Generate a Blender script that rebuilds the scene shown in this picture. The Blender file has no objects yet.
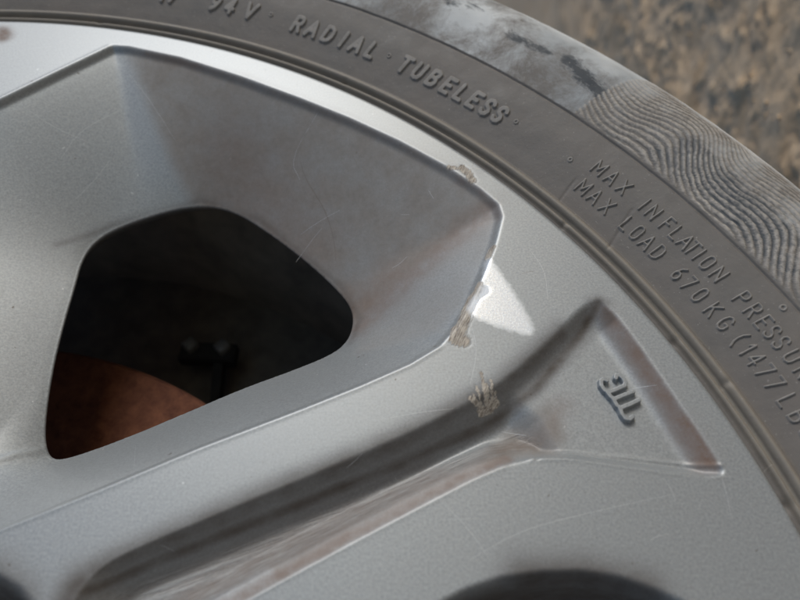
import bpy, math, random
import numpy as np
from mathutils import Matrix, Vector

# ------------------------------------------------------------------ frames
# Wheel frame (millimetres): x, y in the plane of the rim face, z outwards, origin at the hub centre.
N = np.array([0.009, 0.636, 1.0]); N /= np.linalg.norm(N)
D0 = 177.6
CX, CY = -136.2, -117.06
FPX = 700.0
EX = np.array([1., 0, 0]) - N[0] * N; EX /= np.linalg.norm(EX)
EY = np.cross(N, EX)
O_CAM = np.array([0, 0, -D0]) + CX * EX + CY * EY      # hub centre in camera frame
RT = 323.0                                             # tyre radius
PHI = math.radians(-5.0)                                # direction of the ground in the wheel plane
UP = np.array([-math.cos(PHI), -math.sin(PHI), 0.0])
WY = np.array([0, 0, -1.0]); WX = np.cross(WY, UP)
WM = Matrix(((*WX, 0), (*WY, 0), (*UP, 0), (0, 0, 0, 1)))      # wheel frame -> world rotation
WM.translation = Vector((0, 0, RT * 0.001))
M2 = np.array([EX, EY, N])                             # camera-frame vector -> wheel frame
CAM_W = M2 @ (-O_CAM)                                  # camera position in the wheel frame, mm

scene = bpy.context.scene
# ------------------------------------------------------------------ camera
cd = bpy.data.cameras.new('camera'); cam = bpy.data.objects.new('camera', cd)
scene.collection.objects.link(cam); scene.camera = cam
cd.sensor_width = 36; cd.lens = FPX / 800 * 36
cd.clip_start = 0.005; cd.clip_end = 2000
cm = Matrix(((M2[0, 0], M2[0, 1], M2[0, 2], 0), (M2[1, 0], M2[1, 1], M2[1, 2], 0), (M2[2, 0], M2[2, 1], M2[2, 2], 0), (0, 0, 0, 1)))
cm.translation = Vector(CAM_W * 0.001)
cam.matrix_world = WM @ cm
cd.dof.use_dof = True; cd.dof.focus_distance = 0.185; cd.dof.aperture_fstop = 12

# ------------------------------------------------------------------ light
SUN = np.array([-0.22, 0.64, 0.74]); SUN /= np.linalg.norm(SUN)       # wheel frame, towards the sun
sw = WM.to_3x3() @ Vector(SUN)
el = math.asin(sw.z); az = math.atan2(sw.x, sw.y)
world = bpy.data.worlds.new('World'); scene.world = world; world.use_nodes = True
nt = world.node_tree; nt.nodes.clear()
sky = nt.nodes.new('ShaderNodeTexSky'); sky.sky_type = 'NISHITA'; sky.sun_disc = False
sky.sun_elevation = el; sky.sun_rotation = az; sky.air_density = 0.8; sky.dust_density = 0.5; sky.ozone_density = 1.5
bg = nt.nodes.new('ShaderNodeBackground'); bg.inputs[1].default_value = 0.095
wo = nt.nodes.new('ShaderNodeOutputWorld')
nt.links.new(sky.outputs[0], bg.inputs[0]); nt.links.new(bg.outputs[0], wo.inputs[0])
sl = bpy.data.lights.new('sun', 'SUN'); sl.energy = 1.5; sl.angle = math.radians(25); sl.color = (1, 0.992, 0.98)
so = bpy.data.objects.new('sun', sl); scene.collection.objects.link(so)
so.rotation_euler = sw.to_track_quat('Z', 'Y').to_euler(); so.location = (0, -3, 3)
scene.view_settings.view_transform = 'Standard'; scene.view_settings.look = 'None'
scene.view_settings.exposure = 0.14; scene.view_settings.gamma = 1; scene.view_settings.use_curve_mapping = False

# ------------------------------------------------------------------ helpers
def smooth(a): a = np.clip(a, 0, 1); return a * a * (3 - 2 * a)
def at(px, z=0.0):
    """picture points -> (x, y) mm on the wheel-frame plane at height z (each point may have its own z)"""
    p = np.atleast_2d(np.array(px, float))
    r = np.c_[(p[:, 0] - 400) / FPX, -(p[:, 1] - 300) / FPX, -np.ones(len(p))] @ M2.T
    t = (z - CAM_W[2]) / r[:, 2]
    return (CAM_W + r * t[:, None])[:, :2]
def chaikin(p, n=2, closed=True):
    p = np.array(p, float)
    for _ in range(n):
        if closed: q = np.roll(p, -1, 0); p = np.stack([.75 * p + .25 * q, .25 * p + .75 * q], 1).reshape(-1, 2)
        else:
            a, b = p[:-1], p[1:]; m = np.stack([.75 * a + .25 * b, .25 * a + .75 * b], 1).reshape(-1, 2)
            p = np.vstack([p[:1], m, p[-1:]])
    return p
def seg_dist(X, Y, P, closed=False):
    """distance of points to a polyline"""
    P = np.array(P); Q = np.roll(P, -1, 0)
    if not closed: P, Q = P[:-1], Q[:-1]
    d = np.full(X.shape, 1e9)
    for a, b in zip(P, Q):
        v = b - a; l = v @ v + 1e-12
        t = np.clip(((X - a[0]) * v[0] + (Y - a[1]) * v[1]) / l, 0, 1)
        d = np.minimum(d, (X - a[0] - t * v[0]) ** 2 + (Y - a[1] - t * v[1]) ** 2)
    return np.sqrt(d)
def inside(X, Y, P):
    P = np.array(P); Q = np.roll(P, -1, 0); c = np.zeros(X.shape, bool)
    for a, b in zip(P, Q):
        if a[1] == b[1]: continue
        k = ((a[1] > Y) != (b[1] > Y)) & (X < (b[0] - a[0]) * (Y - a[1]) / (b[1] - a[1]) + a[0]); c ^= k
    return c
def sdf(X, Y, P):
    """signed distance, positive inside"""
    return seg_dist(X, Y, P, True) * np.where(inside(X, Y, P), 1, -1)
rng = np.random.RandomState(7)
_perm = np.random.RandomState(3).rand(256, 256)
def vnoise(x, y):
    xi = np.floor(x).astype(int); yi = np.floor(y).astype(int); fx = smooth(x - xi); fy = smooth(y - yi)
    g = lambda a, b: _perm[a & 255, b & 255]
    return (g(xi, yi) * (1 - fx) + g(xi + 1, yi) * fx) * (1 - fy) + (g(xi, yi + 1) * (1 - fx) + g(xi + 1, yi + 1) * fx) * fy
def fbm(x, y, o=4):
    s = 0; a = .5; n = 0
    for i in range(o): s = s + a * vnoise(x + 17.3 * i, y + 9.1 * i); n += a; x = x * 2.03; y = y * 2.03; a *= .5
    return s / n
def mesh_obj(name, co, faces, mat, parent=None, attrs=None, smooth_sh=True):
    """co (n,3) in mm in the parent's frame; faces (m,4) or (m,3) array or list"""
    me = bpy.data.meshes.new(name)
    co = np.asarray(co, float) * 0.001
    if isinstance(faces, np.ndarray):
        k = faces.shape[1]; m = len(faces)
        me.vertices.add(len(co)); me.vertices.foreach_set('co', co.astype(np.float32).ravel())
        me.loops.add(m * k); me.loops.foreach_set('vertex_index', faces.astype(np.int32).ravel())
        me.polygons.add(m); me.polygons.foreach_set('loop_start', (np.arange(m) * k).astype(np.int32))
        me.update(calc_edges=True)
    else:
        me.from_pydata([tuple(c) for c in co], [], [tuple(f) for f in faces]); me.update()
    me.polygons.foreach_set('use_smooth', [smooth_sh] * len(me.polygons))
    for k, v in (attrs or {}).items():
        a = me.attributes.new(k, 'FLOAT', 'POINT'); a.data.foreach_set('value', np.asarray(v, np.float32).ravel())
    me.materials.append(mat)
    o = bpy.data.objects.new(name, me); scene.collection.objects.link(o)
    if parent is not None: o.parent = parent
    return o
def empty(name, m=None):
    o = bpy.data.objects.new(name, None); o.empty_display_size = .05; scene.collection.objects.link(o)
    if m is not None: o.matrix_world = m
    return o
def tag(o, label, cat, group=None):
    o['label'] = label; o['category'] = cat
    if group: o['group'] = group
def grid_faces(nr, nc, wrap=False):
    i = np.arange(nr - 1)[:, None]; j = np.arange(nc if wrap else nc - 1)[None]
    j2 = (j + 1) % nc
    return np.stack([i * nc + j, i * nc + j2, (i + 1) * nc + j2, (i + 1) * nc + j], -1).reshape(-1, 4)
def revolve(name, prof, mat, parent, n=256, flip=False):
    """prof: list of (r, z) mm"""
    p = np.array(prof, float); th = np.arange(n) / n * 2 * math.pi
    co = np.stack([p[:, :1] * np.cos(th), p[:, :1] * np.sin(th), np.repeat(p[:, 1:], n, 1)], -1).reshape(-1, 3)
    f = grid_faces(len(p), n, True)
    if flip: f = f[:, ::-1]
    return mesh_obj(name, co, f, mat, parent)

# ------------------------------------------------------------------ node material helper
class MatB:
    def __init__(s, name):
        s.m = bpy.data.materials.new(name); s.m.use_nodes = True; s.t = s.m.node_tree
        s.b = s.t.nodes['Principled BSDF']
        s.co = s.t.nodes.new('ShaderNodeTexCoord').outputs['Object']
    def n(s, ty, **kw):
        x = s.t.nodes.new(ty)
        for k, v in kw.items():
            if k.startswith('_'): setattr(x, k[1:], v)
            else: s.put(x.inputs[k.replace('__', ' ')], v)
        return x
    def put(s, inp, v):
        if isinstance(v, bpy.types.NodeSocket): s.t.links.new(v, inp)
        else: inp.default_value = v
    def noise(s, scale, detail=4, rough=.55, dist=0, stretch=None, rot=0):
        c = s.co
        if stretch:
            mp = s.n('ShaderNodeMapping', _vector_type='TEXTURE', Vector=c, Rotation=(0, 0, rot), Scale=stretch); c = mp.outputs[0]
        x = s.n('ShaderNodeTexNoise', Vector=c, Scale=scale, Detail=detail, Roughness=rough, Distortion=dist)
        return x.outputs['Fac']
    def ramp(s, v, lo, hi, a=0., b=1.):
        x = s.n('ShaderNodeMapRange', _clamp=True, Value=v)
        x.inputs[1].default_value = lo; x.inputs[2].default_value = hi; x.inputs[3].default_value = a; x.inputs[4].default_value = b
        return x.outputs[0]
    def mix(s, f, a, b):
        x = s.t.nodes.new('ShaderNodeMix'); x.data_type = 'RGBA'
        s.put(x.inputs[0], f); s.put(x.inputs[6], a); s.put(x.inputs[7], b); return x.outputs[2]
    def math(s, op, a, b=0.):
        x = s.t.nodes.new('ShaderNodeMath'); x.operation = op; s.put(x.inputs[0], a); s.put(x.inputs[1], b); return x.outputs[0]
    def attr(s, name): x = s.t.nodes.new('ShaderNodeAttribute'); x.attribute_name = name; return x.outputs['Fac']
    def bump(s, h, dist, strength=1.0, nrm=None):
        x = s.n('ShaderNodeBump', Height=h, Distance=dist, Strength=strength)
        if nrm is not None: s.put(x.inputs['Normal'], nrm)
        return x.outputs[0]
def col(r, g, b): return (r, g, b, 1)

# ---- silver alloy paint
STRK = 0.36
mb = MatB('silver_paint'); B = mb.b
fl = mb.noise(1700, 3, .75); md = mb.noise(120, 5, .6); big = mb.noise(22, 4, .6)
base = mb.mix(mb.ramp(fl, .30, .70), col(.262, .276, .280), col(.402, .420, .428))
base = mb.mix(mb.ramp(big, .40, .7, 0, .16), base, col(.36, .365, .36))
base = mb.mix(mb.ramp(mb.noise(420, 2, .4), .775, .80, 0, .6), base, col(.72, .73, .73))
base = mb.mix(mb.ramp(mb.noise(330, 2, .4, .3), .765, .79, 0, .8), base, col(.13, .11, .09))
st = mb.ramp(mb.noise(1300, 5, .7, 0, (30, 1, 1), STRK), .36, .64)
base = mb.mix(mb.math('MULTIPLY', mb.attr('streak'), .5), base, mb.mix(st, col(.15, .115, .095), col(.52, .52, .51)))
dust = mb.math('MULTIPLY', mb.attr('dust'), mb.ramp(mb.noise(90, 5, .65), .3, .6, .6, 1))
base = mb.mix(dust, base, mb.mix(mb.ramp(mb.noise(500, 4, .7), .3, .7), col(.190, .164, .140), col(.250, .220, .192)))
brown = mb.math('MULTIPLY', mb.attr('brown'), mb.ramp(mb.noise(260, 5, .7), .30, .60, .45, 1))
base = mb.mix(brown, base, col(.19, .112, .074))
grime_shade = mb.math('MULTIPLY', mb.attr('grime_shade'), mb.ramp(mb.noise(330, 5, .7, 0, (5, 1, 1), STRK), 0.30, .60, .80, 1))
base = mb.mix(grime_shade, base, col(.062, .044, .031))  # dark brown for grime and for shade painted on walls and recesses
scf = mb.attr('scuff'); sn = mb.noise(2200, 4, .75, .3, (7, 1, 1), 1.15)
tan = mb.mix(mb.ramp(sn, .34, .60), col(.13, .10, .08), col(.58, .52, .44))
scfm = mb.ramp(mb.math('ADD', scf, mb.math('MULTIPLY', mb.math('SUBTRACT', mb.noise(1500, 4, .75, .3, (5, 1, 1), 1.15), .5), 2.2)), .40, .85)
base = mb.mix(scfm, base, tan)
glare_att = mb.attr('painted_glare')
glare_mask = mb.ramp(mb.math('ADD', glare_att, mb.math('MULTIPLY', mb.math('SUBTRACT', mb.noise(700, 4, .75), .5), .7)), .22, .85)
base = mb.mix(glare_mask, base, col(.90, .94, .98))  # highlight painted in as a near-white, smoother patch
dirt = mb.math('MAXIMUM', mb.math('MAXIMUM', brown, mb.math('MAXIMUM', grime_shade, dust)), scfm)
mb.put(B.inputs['Base Color'], base)
mb.put(B.inputs['Metallic'], mb.ramp(dirt, 0, .8, .38, 0))
mb.put(B.inputs['Roughness'], mb.math('SUBTRACT', mb.math('ADD', mb.ramp(dirt, 0, 1, .46, .8), mb.ramp(fl, .3, .7, -.05, .05)), mb.math('MULTIPLY', glare_mask, .2)))
B.inputs['Coat Weight'].default_value = .22; B.inputs['Coat Roughness'].default_value = .22
nb = mb.bump(fl, .000035, .6); nb = mb.bump(mb.math('MULTIPLY', mb.attr('streak'), st), .0004, .6, nb)
nb = mb.bump(mb.math('MULTIPLY', scfm, sn), .00018, .7, nb)
mb.put(B.inputs['Normal'], nb)
SILVER = mb.m

# ---- rubber
mb = MatB('tyre_rubber'); B = mb.b
f1 = mb.noise(900, 4, .65); f2 = mb.noise(110, 5, .65); f3 = mb.noise(25, 4, .6)
base = mb.mix(mb.ramp(f2, .3, .7), col(.118, .108, .097), col(.175, .159, .143))
base = mb.mix(mb.ramp(f3, .42, .7, 0, .55), base, col(.170, .144, .125))
base = mb.mix(mb.math('MULTIPLY', mb.attr('ridge'), mb.ramp(f2, .3, .7, .6, 1)), base, col(.25, .22, .18))
pale = mb.ramp(mb.math('ADD', mb.attr('pale'), mb.math('MULTIPLY', mb.math('SUBTRACT', mb.noise(90, 8, .80, .3), .5), 2.0)), .28, .85)
base = mb.mix(pale, base, mb.mix(mb.ramp(f3, .4, .65), col(.37, .385, .39), col(.66, .675, .67)))
dk = mb.ramp(mb.math('ADD', mb.attr('dark'), mb.math('MULTIPLY', mb.math('SUBTRACT', mb.noise(240, 5, .75, .3, (1, .45, 1), -.8), .5), 1.3)), .35, .65)
base = mb.mix(dk, base, col(.055, .062, .070))
base = mb.mix(mb.math('MULTIPLY', mb.attr('wear'), mb.ramp(f1, .35, .6, .3, 1)), base, col(.50, .45, .39))
base = mb.mix(mb.ramp(mb.noise(1400, 2, .5), .68, .74, 0, .7), base, col(.30, .28, .26))
mb.put(B.inputs['Base Color'], base)
mb.put(B.inputs['Roughness'], mb.math('ADD', mb.ramp(f2, .3, .7, .52, .72), mb.math('MULTIPLY', pale, .22)))
nb = mb.bump(f1, .00012, .5); nb = mb.bump(f2, .0003, .4, nb); mb.put(B.inputs['Normal'], nb)
RUBBER = mb.m
mb = MatB('letter_rubber'); B = mb.b
base = mb.mix(mb.ramp(mb.noise(500, 4, .7), .3, .7), col(.185, .170, .152), col(.27, .25, .228))
mb.put(B.inputs['Base Color'], base); B.inputs['Roughness'].default_value = .55
mb.put(B.inputs['Normal'], mb.bump(mb.noise(1200, 3), .0001, .4)); LETTER = mb.m

def simple(name, c1, c2, scale, rough, metal=0, bump=.0003):
    mb = MatB(name); n = mb.noise(scale, 6, .65, .2)
    mb.put(mb.b.inputs['Base Color'], mb.mix(mb.ramp(n, .32, .68), col(*c1), col(*c2)))
    mb.b.inputs['Roughness'].default_value = rough; mb.b.inputs['Metallic'].default_value = metal
    mb.put(mb.b.inputs['Normal'], mb.bump(n, bump, .6)); return mb.m
BARREL = simple('dirty_barrel', (.15, .125, .10), (.26, .22, .17), 60, .95)
RUST = simple('rusty_iron', (.065, .018, .008), (.16, .058, .028), 230, .9, 0)
DARKM = simple('dark_iron', (.10, .085, .07), (.18, .15, .12), 90, .95)
BLACKM = simple('black_iron', (.012, .011, .01), (.02, .018, .016), 90, .9)
BOLT = simple('pale_bolt', (.11, .105, .095), (.16, .15, .14), 200, .5, 0)
HAIRM = simple('pale_fibre', (.6, .55, .48), (.7, .65, .58), 200, .6)
SCRM = simple('scratch_bright', (.50, .51, .52), (.60, .61, .62), 900, .45, .3)
SCRD = simple('scratch_dark', (.16, .13, .11), (.22, .19, .16), 900, .6, 0)

# ------------------------------------------------------------------ the wheel
wheel = empty('car_wheel', WM)
tag(wheel, 'scuffed silver alloy car wheel with dusty black tyre standing on dirt', 'wheel')
root_rim = None

# outlines traced on the face, carried to their own depth
HOLE_Z = -24.0
A_px = [(-60, 124), (0, 99), (60, 70), (100, 51), (112, 45), (128, 46), (180, 57), (240, 76), (300, 98), (350, 118), (400, 141), (450, 168),
        (480, 188), (499, 204), (503, 216), (497, 240), (487, 268), (472, 302), (458, 326), (440, 346), (410, 364), (360, 386), (300, 410), (200, 448),
        (100, 490), (0, 530), (-90, 567), (-150, 560), (-190, 510), (-215, 450), (-225, 370), (-215, 290), (-190, 230), (-155, 180), (-110, 150)]
B_px = [(75, 285), (81, 262), (92, 244), (112, 230), (150, 216), (185, 207), (212, 206), (240, 214), (275, 237), (310, 264), (338, 290),
        (352, 308), (354, 325), (347, 343), (330, 356), (290, 372), (240, 390), (180, 416), (120, 441), (75, 457), (55, 461), (46, 452), (44, 425), (52, 370), (63, 325)]
C_px = [(-60, 720), (60, 628), (76, 596), (100, 566), (140, 546), (200, 521), (260, 496), (330, 467), (400, 437), (450, 412), (490, 390), (525, 362), (555, 334), (580, 308), (592, 301),
        (603, 302), (618, 316), (645, 352), (675, 396), (705, 440), (722, 466), (722, 475), (708, 477), (670, 472), (620, 465), (570, 458), (535, 458), (505, 466), (470, 482),
        (420, 508), (350, 545), (280, 583), (200, 628), (120, 690)]
P2_px = [(380, 640), (430, 606), (465, 587), (500, 575), (540, 569), (580, 568), (620, 574), (655, 586), (690, 602), (740, 640), (730, 800), (500, 820), (360, 720)]
P3_px = [(-160, 560), (-60, 556), (0, 572), (22, 585), (38, 606), (44, 640), (20, 720), (-80, 760), (-180, 680)]
A = at(A_px); C_ = at(chaikin(C_px, 1)); P2 = at(P2_px); P3 = at(P3_px)
Bh = at(chaikin(B_px, 2), HOLE_Z)

def fillet(d, w, s=0.35):
    """wall profile: 0 at the edge to 1 at width w"""
    return smooth(d / w)
UPW = at([(-60, 720), (60, 628), (76, 596), (100, 566), (140, 546), (200, 521), (260, 496), (330, 467), (400, 437), (450, 412), (490, 390), (525, 362), (555, 334), (580, 308), (592, 301)]); UPW = chaikin(UPW, 2, False)
RTW = at([(603, 302), (618, 316), (645, 352), (675, 396), (705, 440), (722, 466)])
BOT = at([(722, 475), (708, 477), (670, 472), (620, 465), (570, 458), (540, 458)])
LOW = at([(535, 458), (505, 466), (470, 482), (420, 508), (350, 545), (280, 583), (200, 628), (120, 690)])
CH_MID = at([(560, 415), (500, 455), (430, 483), (330, 530), (220, 580), (100, 650)])
TRI = at([(600, 285), (495, 385), (535, 418), (557, 458), (720, 490), (750, 470)])
FOLD = at([(30, 640), (160, 590), (300, 535), (400, 492), (470, 462), (500, 452)])

def smin(a, b, k): h = np.clip(.5 + .5 * (b - a) / k, 0, 1); return b * (1 - h) + a * h - k * h * (1 - h)
def height(X, Y):
    Z = np.zeros(X.shape)
    R = np.hypot(X, Y)
    # main pocket
    dA = sdf(X, Y, A); dB = -sdf(X, Y, Bh); dBc = np.clip(dB, 0, None)
    m = dA > 0
    t = dA / (dA + dBc + 1e-6)
    zp = -(1.3 * smooth(dA / 1.9)) - (-HOLE_Z - 1.3) * np.clip(t, 0, 1) ** 1.10
    Z = np.where(m, zp, Z)
    # channel with triangular end
    dC = sdf(X, Y, C_); mc = dC > 0
    du = seg_dist(X, Y, UPW); dr = seg_dist(X, Y, RTW); db = seg_dist(X, Y, BOT); dl = seg_dist(X, Y, LOW)
    tri = smooth((sdf(X, Y, TRI) + 4.5) / 8)
    Dp = 6.6 * (1 - tri) + 3.3 * tri
    ztop = du * .88
    z = smin(ztop, dr * .62, 2.2); z = smin(z, db * 1.5, .5)
    fold = dl * .40
    fold = np.where(dl > 4.0, 1.6 + (dl - 4.0) * 1.15, fold)
    pj = at([(550, 457)])[0]; wj = smooth(np.hypot(X - pj[0], Y - pj[1]) / 16)
    fold = fold * wj + dl * 1.4 * (1 - wj)
    z = smin(z, fold, 0.5); z = smin(z, Dp, 1.0)
    Z = np.where(mc, -np.clip(z, 0, None), Z)
    # lower pockets
    for P, w, dp in ((P2, 5, 26), (P3, 5, 20)):
        d = sdf(X, Y, P); Z = np.where(d > 0, -dp * smooth(d / (2 * w)) ** .9, Z)
    return Z, dA, dB, dC
def polar_blur(Z, k):
    w = np.exp(-np.linspace(-2, 2, 2 * k + 1) ** 2 / 1.2); w /= w.sum()
    for ax in (0, 1):
        P = np.pad(Z, [(k, k) if a == ax else (0, 0) for a in (0, 1)], mode='edge')
        Z = sum(w[i] * np.take(P, np.arange(i, i + Z.shape[ax]), ax) for i in range(2 * k + 1))
    return Z
R0, R1, T0, T1 = 52.0, 227.4, math.radians(-4), math.radians(112)
NR, NT = 430, 1130
rr = np.linspace(R0, R1, NR); tt = np.linspace(T0, T1, NT)
RR, TT = np.meshgrid(rr, tt, indexing='ij'); X = RR * np.cos(TT); Y = RR * np.sin(TT)
Z, dA, dB, dC = height(X, Y)
Zs = Z
for _ in range(3): Zs = polar_blur(Zs, 5)
Z = polar_blur(Z, 2)
wz = smooth((dA - 3.2) / 4) * smooth((dB - .8) / 3)
Z = Z * (1 - wz) + Zs * wz
Zh = Z
for _ in range(5): Zh = polar_blur(Zh, 9)
LF = at([(-80, 190), (40, 150), (120, 140), (150, 180), (130, 205), (96, 232), (70, 280), (48, 380), (20, 400), (-80, 400)], -14)
wl = smooth((sdf(X, Y, LF) + 6) / 12) * smooth((dB - .5) / 4)
Z = Z * (1 - wl) + Zh * wl
for px_, z_, h_, w_ in (([(556, 452), (620, 457), (680, 464), (716, 470)], -3, .28, .4), ([(0, 531), (100, 491), (200, 449), (300, 411), (360, 387), (410, 365), (440, 347)], 0, .07, .6),
                     ([(0, 98), (60, 69), (108, 46)], 0, .10, .5), ([(505, 466), (470, 481), (420, 507), (350, 544), (280, 582), (200, 627)], 0, .06, .5), ([(720, 477), (670, 473), (620, 466), (570, 459), (530, 459)], 0, .12, .4)):
    d_ = seg_dist(X, Y, at(px_, z_)); Z = Z + h_ * np.exp(-(d_ / w_) ** 2)
dk_ = seg_dist(X, Y, at([(-40, 490), (0, 468), (20, 456), (36, 449)], -21)); Z = Z + .30 * np.exp(-(dk_ / 1.1) ** 2)
Z += (fbm(X / 30, Y / 30, 2) - .5) * .10

def line_mask(px, w, soft=1.0, z=0.0, X=X, Y=Y, closed=False):
    """mask round a polyline traced in the picture; w = half width in mm"""
    P = at(px, z); d = seg_dist(X, Y, P) if len(P) > 1 else np.hypot(X - P[0, 0], Y - P[0, 1])
    return np.clip(1 - (d - w) / (soft * w + 1e-6), 0, 1) ** 1.0
def gauss(px, w, z=0.0, X=X, Y=Y):
    P = at(px, z); d = seg_dist(X, Y, P) if len(P) > 1 else np.hypot(X - P[0, 0], Y - P[0, 1])
    return np.exp(-(d / w) ** 2)
wob = .8 + .4 * fbm(X / 4, Y / 4, 4)
brown = np.zeros(X.shape)
for px, w, s, z in (([(500, 212), (470, 228), (430, 252), (395, 272), (355, 297)], 4.2, .48, -6), ([(497, 205), (500, 216)], 3.0, .5, -2),
                    ([(395, 275), (355, 297), (340, 285)], 6, .45, -15), ([(230, 160), (300, 240)], 12, .30, -16),
                    ([(607, 313), (634, 352), (664, 398), (690, 436), (710, 464)], 2.8, .75, -2), ([(684, 424), (708, 460)], 3.4, .95, -2),
                    ([(150, 58), (250, 84), (350, 123), (450, 172), (497, 210)], 1.3, .42, -3), ([(120, 680), (200, 620), (290, 572), (350, 538), (420, 501), (475, 474), (505, 461)], 1.9, .6, -2),
                    ([(190, 600), (330, 530), (430, 486)], 5.0, .32, -6), ([(0, 32), (4, 36)], 2.4, 1.2, 0), ([(480, 175), (463, 180)], 2.5, .5, -2),
                    ([(560, 410), (545, 440), (500, 455)], 3.0, .30, -6), ([(700, 300)], 1, 0, 0)):
    brown = np.maximum(brown, s * gauss(px, w, z))
TF = at([(128, 48), (240, 74), (350, 116), (450, 166), (505, 210), (430, 250), (350, 297), (300, 250), (235, 210), (200, 200), (168, 140), (148, 90)], -8)
flat = (dA <= .4) & (dC <= .2)
soft = smooth((np.maximum(dA, dC) + .4) / 1.2)
brown = np.where((soft < 1) & (RR * 0 + np.hypot(X - at([(0, 34)])[0, 0], Y - at([(0, 34)])[0, 1]) > 6), brown * (.12 + .88 * soft), brown)
brown = np.clip(brown * wob, 0, 1)
SK = at([(90, 612), (140, 585), (250, 541), (340, 506), (430, 470), (520, 432), (540, 445), (510, 458), (460, 474), (390, 510), (300, 558), (200, 608), (130, 660)], -5)
RW = at([(600, 306), (618, 316), (645, 352), (675, 396), (722, 466), (716, 474), (694, 468), (668, 425), (636, 374), (606, 332)], -2)
LW = at([(280, 583), (350, 545), (420, 508), (480, 478), (510, 463), (545, 458), (540, 425), (500, 440), (470, 462), (410, 492), (340, 528), (270, 566)], -3)
JN = at([(505, 428), (548, 402), (566, 440), (556, 458), (530, 462), (490, 468)], -4)
RF = at([(500, 218), (430, 256), (352, 300), (352, 345), (440, 343), (462, 318), (490, 262)], -9)
P2d = sdf(X, Y, P2); P3d = sdf(X, Y, P3)
dust = np.maximum(.82 * smooth((sdf(X, Y, TF) + 4.5) / 6.5), np.maximum(.5 * smooth((sdf(X, Y, RW) + 1) / 2), .5 * smooth((sdf(X, Y, LW) + 1) / 2)))
dust = np.maximum(dust, np.maximum(.6 * smooth((sdf(X, Y, JN) + 2) / 4), .38 * smooth((sdf(X, Y, RF) + 2) / 5)))
dust = dust * soft
streak = smooth((sdf(X, Y, SK) + 1.2) / 2.4)
grime_shade = np.zeros(X.shape)  # dirt lines, plus painted shade on the groove wall and in the pockets
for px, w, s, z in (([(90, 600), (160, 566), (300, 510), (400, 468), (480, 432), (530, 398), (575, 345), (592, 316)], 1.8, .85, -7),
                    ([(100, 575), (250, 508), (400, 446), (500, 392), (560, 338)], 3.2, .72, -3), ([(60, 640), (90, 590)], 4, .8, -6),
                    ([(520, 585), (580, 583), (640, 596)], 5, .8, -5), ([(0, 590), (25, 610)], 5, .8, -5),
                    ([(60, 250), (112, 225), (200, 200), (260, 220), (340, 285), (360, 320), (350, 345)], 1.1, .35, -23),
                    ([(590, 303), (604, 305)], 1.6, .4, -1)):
    grime_shade = np.maximum(grime_shade, s * gauss(px, w, z))
grime_shade = np.clip(grime_shade * wob, 0, 1)
scuff = np.zeros(X.shape)
for px, w in (([(483, 290), (475, 295), (468, 308), (463, 322), (459, 337)], 1.0), ([(456, 326), (453, 338)], .7), ([(456, 339), (464, 341)], 1.1), ([(493, 246), (488, 256)], .5), ([(480, 283), (477, 288)], .5),
              ([(471, 398), (477, 402)], .45), ([(482, 408), (492, 404), (497, 398)], .6), ([(487, 404), (481, 372)], .25), ([(494, 402), (491, 380)], .22), ([(483, 406), (476, 386)], .22), ([(490, 404), (486, 384)], .3), ([(497, 400), (496, 390)], .2), ([(480, 404), (473, 394)], .2), ([(462, 168), (469, 174), (472, 180)], .8), ([(449, 167), (456, 168)], .5)):
    scuff = np.maximum(scuff, line_mask(px, w, 1.2))
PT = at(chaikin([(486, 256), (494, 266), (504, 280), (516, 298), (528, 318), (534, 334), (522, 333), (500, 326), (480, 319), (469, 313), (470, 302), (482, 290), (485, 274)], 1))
painted_glare = smooth((sdf(X, Y, PT) + 2.4) / 4.6)  # mask of the painted glare spot on the spoke face
Z -= .05 * smooth(scuff * 1.6) * (.4 + fbm(X / .7, Y / .7, 2))

# cut the opening, snapping its rim to the traced contour
F = grid_faces(NR, NT)
ccx = X.ravel()[F].mean(1); ccy = Y.ravel()[F].mean(1)
dBf = dB.ravel()
keep = dBf[F].mean(1) > 0
used_in = np.zeros(X.size, bool); used_in[F[keep].ravel()] = 1
used_out = np.zeros(X.size, bool); used_out[F[~keep].ravel()] = 1
snap = used_in & used_out
xs = X.ravel().copy(); ys = Y.ravel().copy(); zs = Z.ravel().copy()
e = .05
gx = (-sdf(xs[snap] + e, ys[snap], Bh) - dBf[snap]) / e; gy = (-sdf(xs[snap], ys[snap] + e, Bh) - dBf[snap]) / e
gl = np.hypot(gx, gy) + 1e-6
xs[snap] -= dBf[snap] * gx / gl; ys[snap] -= dBf[snap] * gy / gl
co = np.stack([xs, ys, zs], 1); Fk = F[keep]
# edge loop walls going back behind the opening
E_ = np.concatenate([Fk[:, [0, 1]], Fk[:, [1, 2]], Fk[:, [2, 3]], Fk[:, [3, 0]]])
sm = snap[E_].all(1); E2 = E_[sm]
key = np.sort(E2, 1); u, idx, cnt = np.unique(key, axis=0, return_index=True, return_counts=True)
BE = E2[idx[cnt == 1]]
bv = np.unique(BE); back = {}
bco = co[bv].copy()
dirx = np.zeros(len(bv)); g2x = (-sdf(bco[:, 0] + e, bco[:, 1], Bh) + sdf(bco[:, 0] - e, bco[:, 1], Bh)); g2y = (-sdf(bco[:, 0], bco[:, 1] + e, Bh) + sdf(bco[:, 0], bco[:, 1] - e, Bh))
g2 = np.stack([g2x, g2y], 1); g2 /= np.linalg.norm(g2, axis=1)[:, None] + 1e-9
levels = []
for off, dz in ((-.12, -.5), (.9, -2.2), (7, -10), (16, -17)):
    c = bco.copy(); c[:, :2] += g2 * off; c[:, 2] += dz; levels.append(c)
lut = np.zeros(len(co), int); lut[bv] = np.arange(len(bv))
nb0 = len(co); co = np.vstack([co] + levels); quads = [Fk]
prev = BE
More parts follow.
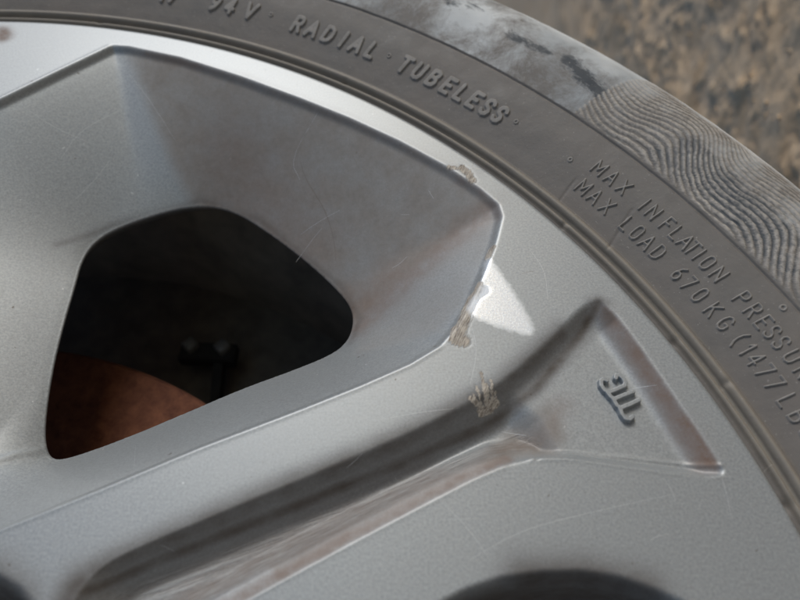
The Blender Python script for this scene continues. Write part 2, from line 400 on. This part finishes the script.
for k in range(4):
    nx = lut[BE] + nb0 + k * len(bv); quads.append(np.stack([prev[:, 1], prev[:, 0], nx[:, 0], nx[:, 1]], 1)); prev = nx
# rounded lip round the rim
base_i = len(co); outer = (NR - 1) * NT + np.arange(NT); prevr = outer
for r_, z_ in ((227.9, -.15), (228.25, -.55), (228.4, -1.2), (228.4, -3), (228.3, -9)):
    ring = np.stack([r_ * np.cos(tt), r_ * np.sin(tt), np.full(NT, z_)], 1); i0 = len(co); co = np.vstack([co, ring])
    cur = i0 + np.arange(NT)
    quads.append(np.stack([prevr[:-1], prevr[1:], cur[1:], cur[:-1]], 1)); prevr = cur
quads = np.vstack(quads)
# consistent orientation: face normals out (+z)
nfull = len(co)
pad = lambda a: np.concatenate([a.ravel(), a.ravel()[bv], a.ravel()[bv], a.ravel()[bv], a.ravel()[bv], np.zeros(nfull - a.size - 4 * len(bv))])
grime_shade = np.maximum(grime_shade, .85 * smooth(np.maximum(P2d, P3d) / 3.0))  # darkness of the lower pockets painted onto their walls
gw = .52 * smooth(dC / .9) * smooth((8.3 - seg_dist(X, Y, UPW)) / 1.6) * (1 - .55 * smooth((sdf(X, Y, TRI) - 3) / 6))  # groove wall: grime that also paints in its shade
grime_shade = np.maximum(grime_shade, gw * (.92 + .16 * fbm(X / 5, Y / 5, 3)))
att = dict(dust=pad(dust), streak=pad(streak), brown=pad(brown), grime_shade=pad(grime_shade), scuff=pad(scuff), painted_glare=pad(painted_glare))
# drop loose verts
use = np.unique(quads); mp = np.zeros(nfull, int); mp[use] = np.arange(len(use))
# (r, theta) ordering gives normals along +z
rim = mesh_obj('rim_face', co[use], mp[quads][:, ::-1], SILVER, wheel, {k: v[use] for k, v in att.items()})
def rz(x, y):
    """face height at a point"""
    r = np.hypot(x, y); t = np.arctan2(y, x)
    i = np.clip(((r - R0) / (R1 - R0) * (NR - 1)), 0, NR - 1.001); j = np.clip(((t - T0) / (T1 - T0) * (NT - 1)), 0, NT - 1.001)
    a = i.astype(int); b = j.astype(int); fi = i - a; fj = j - b
    return (Z[a, b] * (1 - fi) + Z[a + 1, b] * fi) * (1 - fj) + (Z[a, b + 1] * (1 - fi) + Z[a + 1, b + 1] * fi) * fj
def on_face(px):
    """picture points -> 3-D points on the face relief"""
    z = np.zeros(len(px)); P = None
    for _ in range(25):
        P = at(px, z); z = .5 * z + .5 * rz(P[:, 0], P[:, 1])
    return np.c_[P, z]

# the rest of the rim, out of the picture: lip all round, barrel behind
def arc_profile(name, prof, mat, t0, t1, n):
    p = np.array(prof, float); th = np.linspace(t0, t1, n)
    co = np.stack([p[:, :1] * np.cos(th), p[:, :1] * np.sin(th), np.repeat(p[:, 1:], n, 1)], -1).reshape(-1, 3)
    return mesh_obj(name, co, grid_faces(len(p), n)[:, ::-1], mat, wheel)
arc_profile('rim_lip', [(196, -22), (203, -3), (205, 0), (227.4, 0), (228.2, -.5), (228.4, -3), (228.3, -9)], SILVER, T1, T0 + 2 * math.pi, 300)
revolve('rim_barrel', [(228.3, -9), (219, -14), (212, -24), (206, -40), (200, -80), (200, -120), (206, -180), (220, -195)], BARREL, wheel, 256)
revolve('hub', [(4, -14), (30, -13), (34, -16), (50, -18), (58, -40), (40, -60)], SILVER, wheel, 128, True)

# scratches: hair-thin raised burrs following the relief
def ribbon(px, w, mat, name, lift=.03):
    P = on_face(chaikin(px, 2, False)); d = np.gradient(P[:, :2], axis=0); d /= np.linalg.norm(d, axis=1)[:, None] + 1e-9
    nrm = np.c_[-d[:, 1], d[:, 0]]; n = len(P); ww = w * np.sin(np.linspace(.15, math.pi - .15, n)) ** .5
    a = P.copy(); b = P.copy(); a[:, :2] += nrm * ww[:, None]; b[:, :2] -= nrm * ww[:, None]
    a[:, 2] = rz(a[:, 0], a[:, 1]) - .01; b[:, 2] = rz(b[:, 0], b[:, 1]) - .01; c = P.copy(); c[:, 2] += lift
    co = np.vstack([a, c, b]); f = []
    for i in range(n - 1): f += [(i, i + 1, n + i + 1, n + i), (n + i, n + i + 1, 2 * n + i + 1, 2 * n + i)]
    return mesh_obj(name, co, f, mat, rim)
for px in ([(22, 105), (45, 122), (70, 135), (96, 145)], [(110, 160), (95, 180), (75, 200)], [(300, 235), (318, 222), (340, 210)], [(296, 262), (312, 240), (322, 228)], [(318, 112), (290, 160), (300, 180)],
           [(610, 395), (635, 388), (657, 385)], [(722, 478), (727, 495), (732, 520)], [(663, 478), (672, 490), (676, 503)], [(470, 560), (520, 530), (600, 510), (670, 495)],
           [(440, 500), (470, 530), (490, 560)], [(130, 75), (150, 100), (175, 140)], [(60, 160), (80, 130), (120, 110)], [(380, 420), (420, 412), (460, 408)], [(470, 320), (478, 350), (470, 385)],
           [(20, 50), (55, 46)], [(250, 60), (300, 78)], [(530, 250), (545, 270), (548, 300)]):
    ribbon(px, .05, SCRM, 'scratch', .02)
ribbon([(300, 160), (305, 178), (314, 192), (326, 212), (334, 238), (336, 262)], .14, SCRD, 'crack', .02)
for i in range(38):
    x0 = rng.uniform(10, 740); y0 = rng.uniform(40, 590); a = rng.normal(.5, .7); L = rng.uniform(5, 26)
    pts = [(x0, y0), (x0 + L * .5 * math.cos(a), y0 - L * .5 * math.sin(a) + rng.normal(0, 1)), (x0 + L * math.cos(a), y0 - L * math.sin(a))]
    P = at(pts); rad = np.hypot(P[:, 0], P[:, 1])
    q = sdf(P[:, 0], P[:, 1], Bh)
    if rad.max() > 224 or rad.min() < 60 or (q > -6).any() or inside(np.array([x0]), np.array([y0]), np.array([(30, 190), (110, 190), (230, 180), (380, 290), (370, 360), (60, 480), (20, 470)], float))[0]: continue
    ribbon(pts, rng.uniform(.03, .06), SCRM if rng.rand() < .8 else SCRD, 'scratch', .015)

# ------------------------------------------------------------------ glyph patches: raised strokes fused to a curved surface
def glyph_mesh(strokes, place, hw, hgt, mat, parent, name, step=.14, edge=.22):
    """strokes: polylines in mm in the glyph's own flat frame; place(u,v,h)->wheel point"""
    allp = np.vstack([np.array(s, float) for s in strokes]); m = hw + edge + .25
    u = np.arange(allp[:, 0].min() - m, allp[:, 0].max() + m, step); v = np.arange(allp[:, 1].min() - m, allp[:, 1].max() + m, step)
    U, V = np.meshgrid(u, v, indexing='ij'); d = np.full(U.shape, 1e9)
    for s in strokes: d = np.minimum(d, seg_dist(U, V, s))
    h = hgt * smooth((hw + edge - d) / edge) - .06 - np.clip(d - hw - edge, 0, 1) * .3
    f = grid_faces(len(u), len(v)); kp = (d.ravel()[f].min(1) < hw + edge + .12)
    f = f[kp]; use = np.unique(f); mp = np.zeros(U.size, int); mp[use] = np.arange(len(use))
    return mesh_obj(name, place(U.ravel()[use], V.ravel()[use], h.ravel()[use]), mp[f], mat, parent)

# emblem on the triangular recess
EM = [[(262, 214), (243, 205), (228, 216), (231, 245), (250, 272), (280, 282), (325, 264), (368, 244), (372, 226), (356, 198), (334, 180), (318, 184), (316, 200)],
      [(262, 278), (282, 306), (305, 325), (360, 302), (418, 280)], [(300, 322), (322, 362), (342, 378), (400, 355), (452, 330)],
      [(338, 376), (352, 412), (372, 438), (398, 442), (416, 428)]]
EMm = [at([(560 + x / 6, 350 + y / 6) for x, y in s], -5) for s in EM]
glyph_mesh(EMm, lambda u, v, h: np.c_[u, v, rz(u, v) + h], .45, 1.5, SILVER, rim, 'emblem', .11, .30)

# ------------------------------------------------------------------ tyre
# ---- side profile (r, z) from the bead over the sidewall to the tread and round to the far bead
prof = [(228.9, -9), (229.1, -4.5), (229.6, -3.2), (230.6, -2.7), (231.1, -1.6), (231.7, -1.3), (232.2, -1.7), (232.5, -2.6), (233.1, -2.8), (233.6, -1.2), (234.2, -.55), (234.9, -.5), (235.5, -1.0),
        (235.9, -1.9), (236.8, -2.0), (240, -.6), (245, 1.7), (251, 4.2), (257.0, 5.9), (262, 7.8), (266, 9.2), (270, 10.1), (274, 10.4), (278, 10.0), (282, 8.7), (286, 6.3),
        (290, 3.2), (294, -.3), (298, -4.4), (302, -9), (306, -14.2), (310, -20), (313.5, -26), (316.5, -32), (319, -39), (321, -47), (322, -56)]
PR = np.array(prof); PR_R = PR[:, 0]; PR_Z = PR[:, 1]
_r = np.arange(228.9, 322.2, .1); _z = np.interp(_r, PR_R, PR_Z); _k = np.exp(-np.linspace(-2, 2, 121) ** 2); _k /= _k.sum()
_zs = np.convolve(np.pad(_z, 60, mode='edge'), _k, 'valid'); _w = smooth((_r - 237.2) / 5)
_z = _z * (1 - _w) + _zs * _w - .42 * np.exp(-((_r - 257.7) / .32) ** 2)
def tz(r): return np.interp(r, _r, _z)
def on_tyre(px):
    z = np.full(len(px), 3.0)
    for _ in range(60):
        P = at(px, z); z = .6 * z + .4 * tz(np.hypot(P[:, 0], P[:, 1]))
    return np.c_[P, z]
rs = np.unique(np.concatenate([PR_R[:24], np.arange(228.9, 237, .25), np.arange(237, 257, .8), np.arange(257, 258.4, .13), np.arange(258.15, 303, .36), np.arange(303, 322.1, 1.2), [322.]]).round(2)); rs = rs[np.concatenate([[True], np.diff(rs) > .06])]
T_fine = np.linspace(math.radians(2), math.radians(112), 1350); T_c = np.linspace(math.radians(112), math.radians(362), 260)[1:-1]
TH = np.concatenate([T_fine, T_c]); RG, TG = np.meshgrid(rs, TH, indexing='ij'); ZG = tz(RG)
# smooth the macro profile a little, but keep bead ridges and groove
XG = RG * np.cos(TG); YG = RG * np.sin(TG)
# moulded wavy ribbing on the outer band, starting at a radial seam
seam = on_tyre([(575, 111), (632, 79)]); th_seam = math.atan2(seam[0, 1], seam[0, 0]); th_s2 = math.atan2(seam[1, 1], seam[1, 0])
rs0, rs1 = np.hypot(*seam[0, :2]), np.hypot(*seam[1, :2])
thb = th_seam + (th_s2 - th_seam) * (RG - rs0) / (rs1 - rs0)
s = (thb - TG) * 270                                     # mm along from the seam
q = RG - 258.2
band = smooth((q - .3) / .5) * smooth((299 - RG) / 10) * smooth(s / .5)
flow = q + (2.2 + q * .06) * np.sin(s / 6.0 + .35 + q * .03) * 1.0 + s * .28 + 5.0 * (fbm(s / 14 + 5, q / 18, 1) - .5)
flow = flow + .6 * (fbm(s / 2.5, q / 6, 2) - .5)
per = 1.75
ribs = 1 - (.5 - .5 * np.cos(flow / per * 2 * math.pi)) ** 2.4
dR = band * (ribs - .5) * .44
ZG = ZG + np.where(RG > 258.2, dR, 0) * .9
# radial mould seams
for px in ([(608, 248), (632, 210)], [(560, 200), (575, 180)]):
    P = on_tyre(px); d = seg_dist(XG, YG, P[:, :2]); ZG -= .22 * np.exp(-(d / .3) ** 2)
ZG += (fbm(XG / 6, YG / 6, 3) - .5) * .25 * smooth((RG - 237) / 3)
# nicks in the bead ridges
ZG0 = ZG.copy()
for px, w in (((452, 148), 1.0), ((565, 224), .9), ((675, 341), 1.2), ((726, 384), .9), ((790, 505), 1.3), ((345, 82), .8), ((100, 22), .8)):
    P = at([px], -1.5)[0]; d = np.hypot(XG - P[0], YG - P[1]); ZG = np.where(RG < 237, ZG - .55 * np.exp(-(d / w) ** 2), ZG)
co = np.stack([XG, YG, ZG], -1).reshape(-1, 3)
nr = len(rs); nc = len(TH)
ridge = (smooth((RG - 230.4) / .5) * smooth((236.0 - RG) / .6)).ravel()
wear = (band * smooth((ribs - .45) / .4) * .85 * (.35 + .9 * fbm(XG / 9, YG / 9, 3))).ravel()
outer = smooth((RG - 258.0) / .4)
pale = outer * (.52 - .28 * smooth(s / 1.5) * smooth((292 - RG) / 8) )
pale = pale + .85 * smooth((RG - 283) / 8)
ps = on_tyre([(340, 5), (440, 20), (480, 40), (540, 60), (600, 100), (660, 120)])
for (px, w, a) in (((470, 12), 8, .5), ((560, 35), 8, .5), ((612, 62), 8, .6), ((520, 80), 8, -.25), ((640, 90), 7, .4), ((740, 160), 9, .25), ((790, 215), 7, .2), ((420, 22), 6, -.3)):
    P = on_tyre([px])[0]; pale = pale + a * outer * np.exp(-(np.hypot(XG - P[0], YG - P[1]) / w) ** 2)
dark = np.zeros(XG.shape)
for px, w, a in (([(568, 60), (583, 76), (600, 92)], 3.2, .80), ([(510, 35), (530, 45), (548, 52)], 2.6, .62), ([(450, 2), (480, 8)], 3, .45), ([(690, 150), (715, 180), (740, 205), (775, 235)], 6.0, .9), ([(655, 150), (700, 185), (745, 225), (790, 270)], 4.2, .66), ([(760, 200), (795, 240)], 4, .5)):
    P = on_tyre(px); d = seg_dist(XG, YG, P[:, :2]); dark = np.maximum(dark, a * np.exp(-(d / w) ** 2))
# close the carcass: tread and inner side (out of sight) continue the same grid
extra = [(322.6, -62), (318, -63), (318, -69), (322.9, -70), (323, -88), (316, -89), (316, -97), (323, -98), (322.9, -118), (318, -119), (318, -127), (322.4, -128), (321, -145), (316, -163), (306, -182), (290, -197), (270, -206), (250, -200), (236, -190), (226, -184)]
for r_, z_ in extra: co = np.vstack([co, np.stack([r_ * np.cos(TH), r_ * np.sin(TH), np.full(nc, z_)], 1)])
pz = lambda a: np.concatenate([np.asarray(a).ravel(), np.zeros(len(co) - XG.size)])
tyre = mesh_obj('tyre', co, grid_faces(nr + len(extra), nc, True)[:, ::-1], RUBBER, wheel, dict(ridge=pz(ridge), wear=pz(wear), pale=pz(np.clip(pale, -.5, 1.3)), dark=pz(dark)))

# ---- moulded lettering
FONT = {  # unit strokes: x 0..w, y 0..1
 'M': (1.0, [[(0, 0), (0, 1), (.5, .3), (1, 1), (1, 0)]]), 'A': (.9, [[(0, 0), (.45, 1), (.9, 0)], [(.18, .36), (.72, .36)]]), 'X': (.85, [[(0, 0), (.85, 1)], [(0, 1), (.85, 0)]]),
 'I': (.0, [[(0, 0), (0, 1)]]), 'N': (.8, [[(0, 0), (0, 1), (.8, 0), (.8, 1)]]), 'F': (.65, [[(0, 0), (0, 1), (.65, 1)], [(0, .52), (.5, .52)]]), 'L': (.6, [[(0, 1), (0, 0), (.6, 0)]]),
 'T': (.8, [[(0, 1), (.8, 1)], [(.4, 1), (.4, 0)]]), 'O': (.7, [[(.2, 0), (.5, 0), (.66, .12), (.7, .3), (.7, .7), (.66, .88), (.5, 1), (.2, 1), (.04, .88), (0, .7), (0, .3), (.04, .12), (.2, 0)]]),
 'P': (.68, [[(0, 0), (0, 1), (.45, 1), (.62, .93), (.68, .75), (.62, .57), (.45, .5), (0, .5)]]), 'R': (.7, [[(0, 0), (0, 1), (.45, 1), (.62, .93), (.68, .75), (.62, .57), (.45, .5), (0, .5)], [(.35, .5), (.7, 0)]]),
 'E': (.65, [[(.65, 1), (0, 1), (0, 0), (.65, 0)], [(0, .52), (.52, .52)]]), 'S': (.65, [[(.65, .8), (.55, .95), (.35, 1), (.12, .95), (.02, .77), (.12, .58), (.5, .44), (.63, .27), (.55, .07), (.33, 0), (.1, .05), (0, .2)]]),
 'U': (.7, [[(0, 1), (0, .25), (.1, .06), (.35, 0), (.6, .06), (.7, .25), (.7, 1)]]), 'D': (.75, [[(0, 0), (0, 1), (.4, 1), (.65, .88), (.75, .6), (.75, .4), (.65, .12), (.4, 0), (0, 0)]]),
 'B': (.7, [[(0, 0), (0, 1), (.42, 1), (.6, .92), (.62, .72), (.52, .56), (.35, .53), (0, .53)], [(.35, .53), (.6, .46), (.7, .27), (.62, .07), (.42, 0), (0, 0)]]),
 'K': (.72, [[(0, 0), (0, 1)], [(.7, 1), (0, .42)], [(.22, .6), (.72, 0)]]), 'G': (.75, [[(.72, .8), (.55, .97), (.35, 1), (.1, .88), (0, .6), (0, .4), (.1, .12), (.35, 0), (.6, .03), (.74, .15), (.74, .45), (.42, .45)]]),
 '6': (.65, [[(.55, 1), (.25, .8), (.05, .45), (.04, .2), (.18, .02), (.45, 0), (.62, .15), (.62, .38), (.48, .54), (.22, .54), (.06, .4)]]), '7': (.65, [[(0, 1), (.65, 1), (.22, 0)]]), '0': (.65, [[(.2, 0), (.45, 0), (.62, .15), (.65, .35), (.65, .65), (.62, .85), (.45, 1), (.2, 1), (.03, .85), (0, .65), (0, .35), (.03, .15), (.2, 0)]]),
 '(': (.3, [[(.3, 1.1), (.06, .8), (0, .5), (.06, .2), (.3, -.1)]]), ')': (.3, [[(0, 1.1), (.24, .8), (.3, .5), (.24, .2), (0, -.1)]]), '1': (.25, [[(0, .75), (.25, 1), (.25, 0)]]), '4': (.7, [[(.5, 0), (.5, 1), (0, .3), (.7, .3)]]),
 '9': (.65, [[(.1, 0), (.4, .2), (.6, .55), (.61, .8), (.47, .98), (.2, 1), (.03, .85), (.03, .62), (.17, .46), (.43, .46), (.59, .6)]]), 'V': (.85, [[(0, 1), (.42, 0), (.85, 1)]]),
 'o': (.5, [[(.25 + .25 * math.cos(a), .25 + .25 * math.sin(a)) for a in np.linspace(0, 2 * math.pi, 14)]])}
def letter(ch, px, cap, hw, hgt, slant=0.0, wide=1.0, r_mid=None):
    w, st = FONT[ch]; P = on_tyre([px])[0]; r = np.hypot(P[0], P[1]) if r_mid is None else r_mid; th = math.atan2(P[1], P[0])
    hh = .5 if ch != 'o' else .25
    ss = [[((x - w / 2) * cap * wide + slant * (y - hh) * cap, (y - hh) * cap) for x, y in s] for s in st]
    def place(u, v, h):
        R = r + v; T = th - u / r
        return np.c_[R * np.cos(T), R * np.sin(T), tz(R) + h + (fbm(R * np.cos(T) / 6, R * np.sin(T) / 6, 3) - .5) * .25]
    glyph_mesh(ss, place, hw, hgt, LETTER, tyre, 'letter' if ch != 'o' else 'moulded_dot', .15, .16)
L1 = [('M', 601, 167), ('A', 613, 177), ('X', 625, 187), ('I', 644, 205), ('N', 653, 213), ('F', 667, 225), ('L', 676, 234), ('A', 687, 241), ('T', 694, 247), ('I', 700, 254), ('O', 709, 262), ('N', 721, 273),
      ('P', 743, 298), ('R', 753, 311), ('E', 763, 323), ('S', 771, 333), ('S', 781, 343), ('U', 792, 357), ('R', 803, 372), ('E', 813, 386)]
L2 = [('M', 583, 188), ('A', 595, 197), ('X', 607, 207), ('L', 626, 225), ('O', 637, 233), ('A', 648, 242), ('D', 659, 252), ('6', 677, 275), ('7', 688, 284), ('0', 699, 296), ('K', 712, 311), ('G', 726, 323),
      ('(', 740, 339), ('1', 749, 348), ('4', 756, 359), ('7', 765, 371), ('7', 776, 383), ('L', 787, 401), ('B', 797, 417), ('S', 807, 433)]
L3 = [('1', 163, -5), ('7', 174, -4), ('9', 216, 4), ('4', 231, 7), ('V', 251, 11)]
L4 = [('R', 299, 24), ('A', 313, 30), ('D', 329, 35), ('I', 344, 40), ('A', 357, 46), ('L', 372, 52), ('T', 406, 64), ('U', 420, 71), ('B', 434, 79), ('E', 448, 87), ('L', 461, 95), ('E', 474, 102), ('S', 487, 109), ('S', 500, 115)]
def run(L, cap, hw, hgt, slant, wide):
    P = on_tyre([(x, y) for _, x, y in L]); R = np.hypot(P[:, 0], P[:, 1]); k = np.polyfit(np.arange(len(L)), R, 1); pass
    for i, (c, x, y) in enumerate(L): letter(c, (x, y), cap, hw, hgt, slant, wide, np.median(R))
run(L1, 3.9, .18, .52, .05, .72); run(L2, 3.9, .18, .52, .05, .72)
run(L3, 4.7, .60, .6, .2, .80); run(L4, 4.7, .60, .6, .2, .77)
for px in ((271, 15), (389, 56), (516, 122), (570, 160)): letter('o', px, 2.2, .16, .35)
letter('o', (783, 308), 2.6, .2, .35)

# a fibre caught on the bead
P = at([(763, 473), (768, 467), (773, 464)], 1); h_ = []
fp = np.c_[P, [.8, 1.4, .8]]; th = np.arange(5) / 5 * 2 * math.pi
co = np.vstack([p + .055 * np.stack([np.cos(th) * .6, np.cos(th) * .8, np.sin(th)], 1) for p in fp])
fo = mesh_obj('fibre', co, grid_faces(3, 5, True), HAIRM); fo.matrix_world = WM
tag(fo, 'tiny pale hair stuck across the bead of the tyre at the right', 'fibre')

# ------------------------------------------------------------------ behind the opening
disc = empty('brake_disc', WM); tag(disc, 'rusty reddish brown brake disc seen through the dark wheel opening', 'brake disc')
DZ = -62.0
pa = at([(60, 352), (130, 362), (180, 385), (215, 410)], DZ)
RD = 137.6
revolve('friction_ring', [(RD - 40, DZ - .0), (RD - 2, DZ), (RD, DZ - 2), (RD, DZ - 8), (RD - 3, DZ - 9), (RD - 3, DZ - 15), (RD, DZ - 16), (RD, DZ - 24), (RD - 40, DZ - 25)], RUST, disc, 256, True)
revolve('hat', [(20, DZ + 14), (70, DZ + 14), (76, DZ + 10), (78, DZ), (RD - 39, DZ - .5)], RUST, disc, 160, True)
shield = revolve('dust_shield', [(60, -112), (150, -112), (195, -112), (202, -112)], DARKM, None, 160, True); shield.matrix_world = WM
tag(shield, 'dark dust shield closing the back of the wheel behind the brake disc', 'shield')
br = empty('bracket', WM); tag(br, 'dark bracket with two pale bolt heads deep inside the wheel opening', 'bracket')
def cyl(name, c, r, h, mat, parent, n=20, rb=None):
    th = np.arange(n) / n * 2 * math.pi; rb = rb or r
    ring = lambda r_, z_: np.stack([c[0] + r_ * np.cos(th), c[1] + r_ * np.sin(th), np.full(n, c[2] + z_)], 1)
    co = np.vstack([ring(r * .01, h), ring(r * .82, h), ring(r, h - r * .18), ring(rb, 0)])
    return mesh_obj(name, co, grid_faces(4, n, True)[:, ::-1], mat, parent)
BZ = -92
pb = at([(190, 344), (222, 346), (206, 348), (213, 385), (214, 420)], BZ)
def box(name, c, sx, sy, sz, rot, mat, parent):
    v = []; cr, sr = math.cos(rot), math.sin(rot)
    for z_, k in ((0, 1), (sz * .8, 1), (sz, .85)):
        for x_, y_ in ((-1, -1), (1, -1), (1, 1), (-1, 1)):
            a, b = x_ * sx / 2 * k, y_ * sy / 2 * k; v.append((c[0] + a * cr - b * sr, c[1] + a * sr + b * cr, c[2] + z_))
    f = [(3, 2, 1, 0), (8, 9, 10, 11)]
    for l in (0, 4): f += [(l + i, l + (i + 1) % 4, l + 4 + (i + 1) % 4, l + 4 + i) for i in range(4)]
    return mesh_obj(name, v, f, mat, parent, smooth_sh=False)
box('plate', (*pb[2], BZ - 8), 22, 8, 6, -.05, BLACKM, br)
box('rod', (*pb[3], BZ - 10), 4, 26, 6, .05, BLACKM, br)
for i in (0, 1): cyl('bolt_head', (*pb[i], BZ - 3), 3.6, 4, BOLT, br, 4)

# ------------------------------------------------------------------ ground
def grade(c, half, step, far, g=1.13):
    a = list(np.arange(0, half, step)); s = step
    while a[-1] < far: s *= g; a.append(a[-1] + s)
    a = np.array(a); return np.concatenate([-a[:0:-1], a]) + c
hit = []
for px in ((520, 5), (800, 0), (800, 180), (640, 60)):
    r = np.array([(px[0] - 400) / FPX, -(px[1] - 300) / FPX, -1]); d = WM.to_3x3() @ Vector(M2 @ r); o = cam.matrix_world.translation; t = -o.z / d.z; hit.append(o + d * t)
gc = (hit[1] + hit[2] + hit[3]) / 3
gx = grade(gc.x * 1000 + 80, 380, 1.8, 3e5, 1.09); gy = grade(gc.y * 1000 + 60, 340, 1.8, 3e5, 1.09)
GX, GY = np.meshgrid(gx, gy, indexing='ij')
near = 1 / (1 + (np.hypot(GX - gc.x * 1000, GY - gc.y * 1000) / 3000) ** 2)
w1 = fbm(GX / 70, GY / 70, 4); cl = fbm(GX / 13 + 3 * w1, GY / 13, 4); c2 = fbm(GX / 4.5, GY / 4.5, 3)
H = (w1 - .5) * 14 + np.clip(cl - .47, 0, 1) * 11 * smooth((fbm(GX / 45 + 9, GY / 45, 2) - .3) / .3) + (c2 - .5) * 1.1
foot = smooth((np.abs(GX) - 60) / 120)                           # pressed flat under the tyre
H = (H - 3) * near * (.25 + .75 * foot) - 6
mb = MatB('brown_dirt')
a1 = mb.noise(9, 6, .65); a2 = mb.noise(120, 5, .7); a3 = mb.noise(600, 3, .7)
base = mb.mix(mb.ramp(a1, .38, .62), col(.48, .32, .18), col(.64, .45, .27))
base = mb.mix(mb.ramp(mb.noise(45, 5, .6), .38, .62, 0, .8), base, col(.66, .49, .32))
base = mb.mix(mb.ramp(mb.noise(14, 5, .7, .5), .54, .66, 0, .7), base, col(.48, .37, .25))
base = mb.mix(mb.ramp(a3, .60, .8, 0, .12), base, col(.24, .17, .12))
mb.put(mb.b.inputs['Base Color'], base); mb.b.inputs['Roughness'].default_value = .9
mb.put(mb.b.inputs['Normal'], mb.bump(a2, .002, .5)); DIRT = mb.m
ground = mesh_obj('ground', np.stack([GX, GY, H], -1).reshape(-1, 3), grid_faces(len(gx), len(gy))[:, ::-1], DIRT)
ground['kind'] = 'structure'
def gh(x, y): i = np.searchsorted(gx, x); j = np.searchsorted(gy, y); return H[np.clip(i, 0, len(gx) - 1), np.clip(j, 0, len(gy) - 1)]
# loose clods
ico = []; V_ = []; F_ = []
t = (1 + 5 ** .5) / 2; iv = np.array([(-1, t, 0), (1, t, 0), (-1, -t, 0), (1, -t, 0), (0, -1, t), (0, 1, t), (0, -1, -t), (0, 1, -t), (t, 0, -1), (t, 0, 1), (-t, 0, -1), (-t, 0, 1)]) / math.hypot(1, t)
fi = np.array([(0, 11, 5), (0, 5, 1), (0, 1, 7), (0, 7, 10), (0, 10, 11), (1, 5, 9), (5, 11, 4), (11, 10, 2), (10, 7, 6), (7, 1, 8), (3, 9, 4), (3, 4, 2), (3, 2, 6), (3, 6, 8), (3, 8, 9), (4, 9, 5), (2, 4, 11), (6, 2, 10), (8, 6, 7), (9, 8, 1)])
for i in range(350):
    x = gc.x * 1000 + rng.normal(0, 170); y = gc.y * 1000 + rng.normal(0, 170); r = abs(rng.normal(0, .8)) + .5
    if abs(x) < 60 and y < 0: continue
    v = iv * r * rng.uniform(.6, 1.2, (12, 1)) * np.array([1, rng.uniform(.7, 1.1), .7]); F_.append(fi + 12 * len(V_)); V_.append(v + (x, y, gh(x, y) + r * .25))
clods = mesh_obj('dirt_clods', np.vstack(V_), np.vstack(F_), DIRT); clods['kind'] = 'stuff'; clods['label'] = 'small brown clods and crumbs of dirt scattered over the ground'
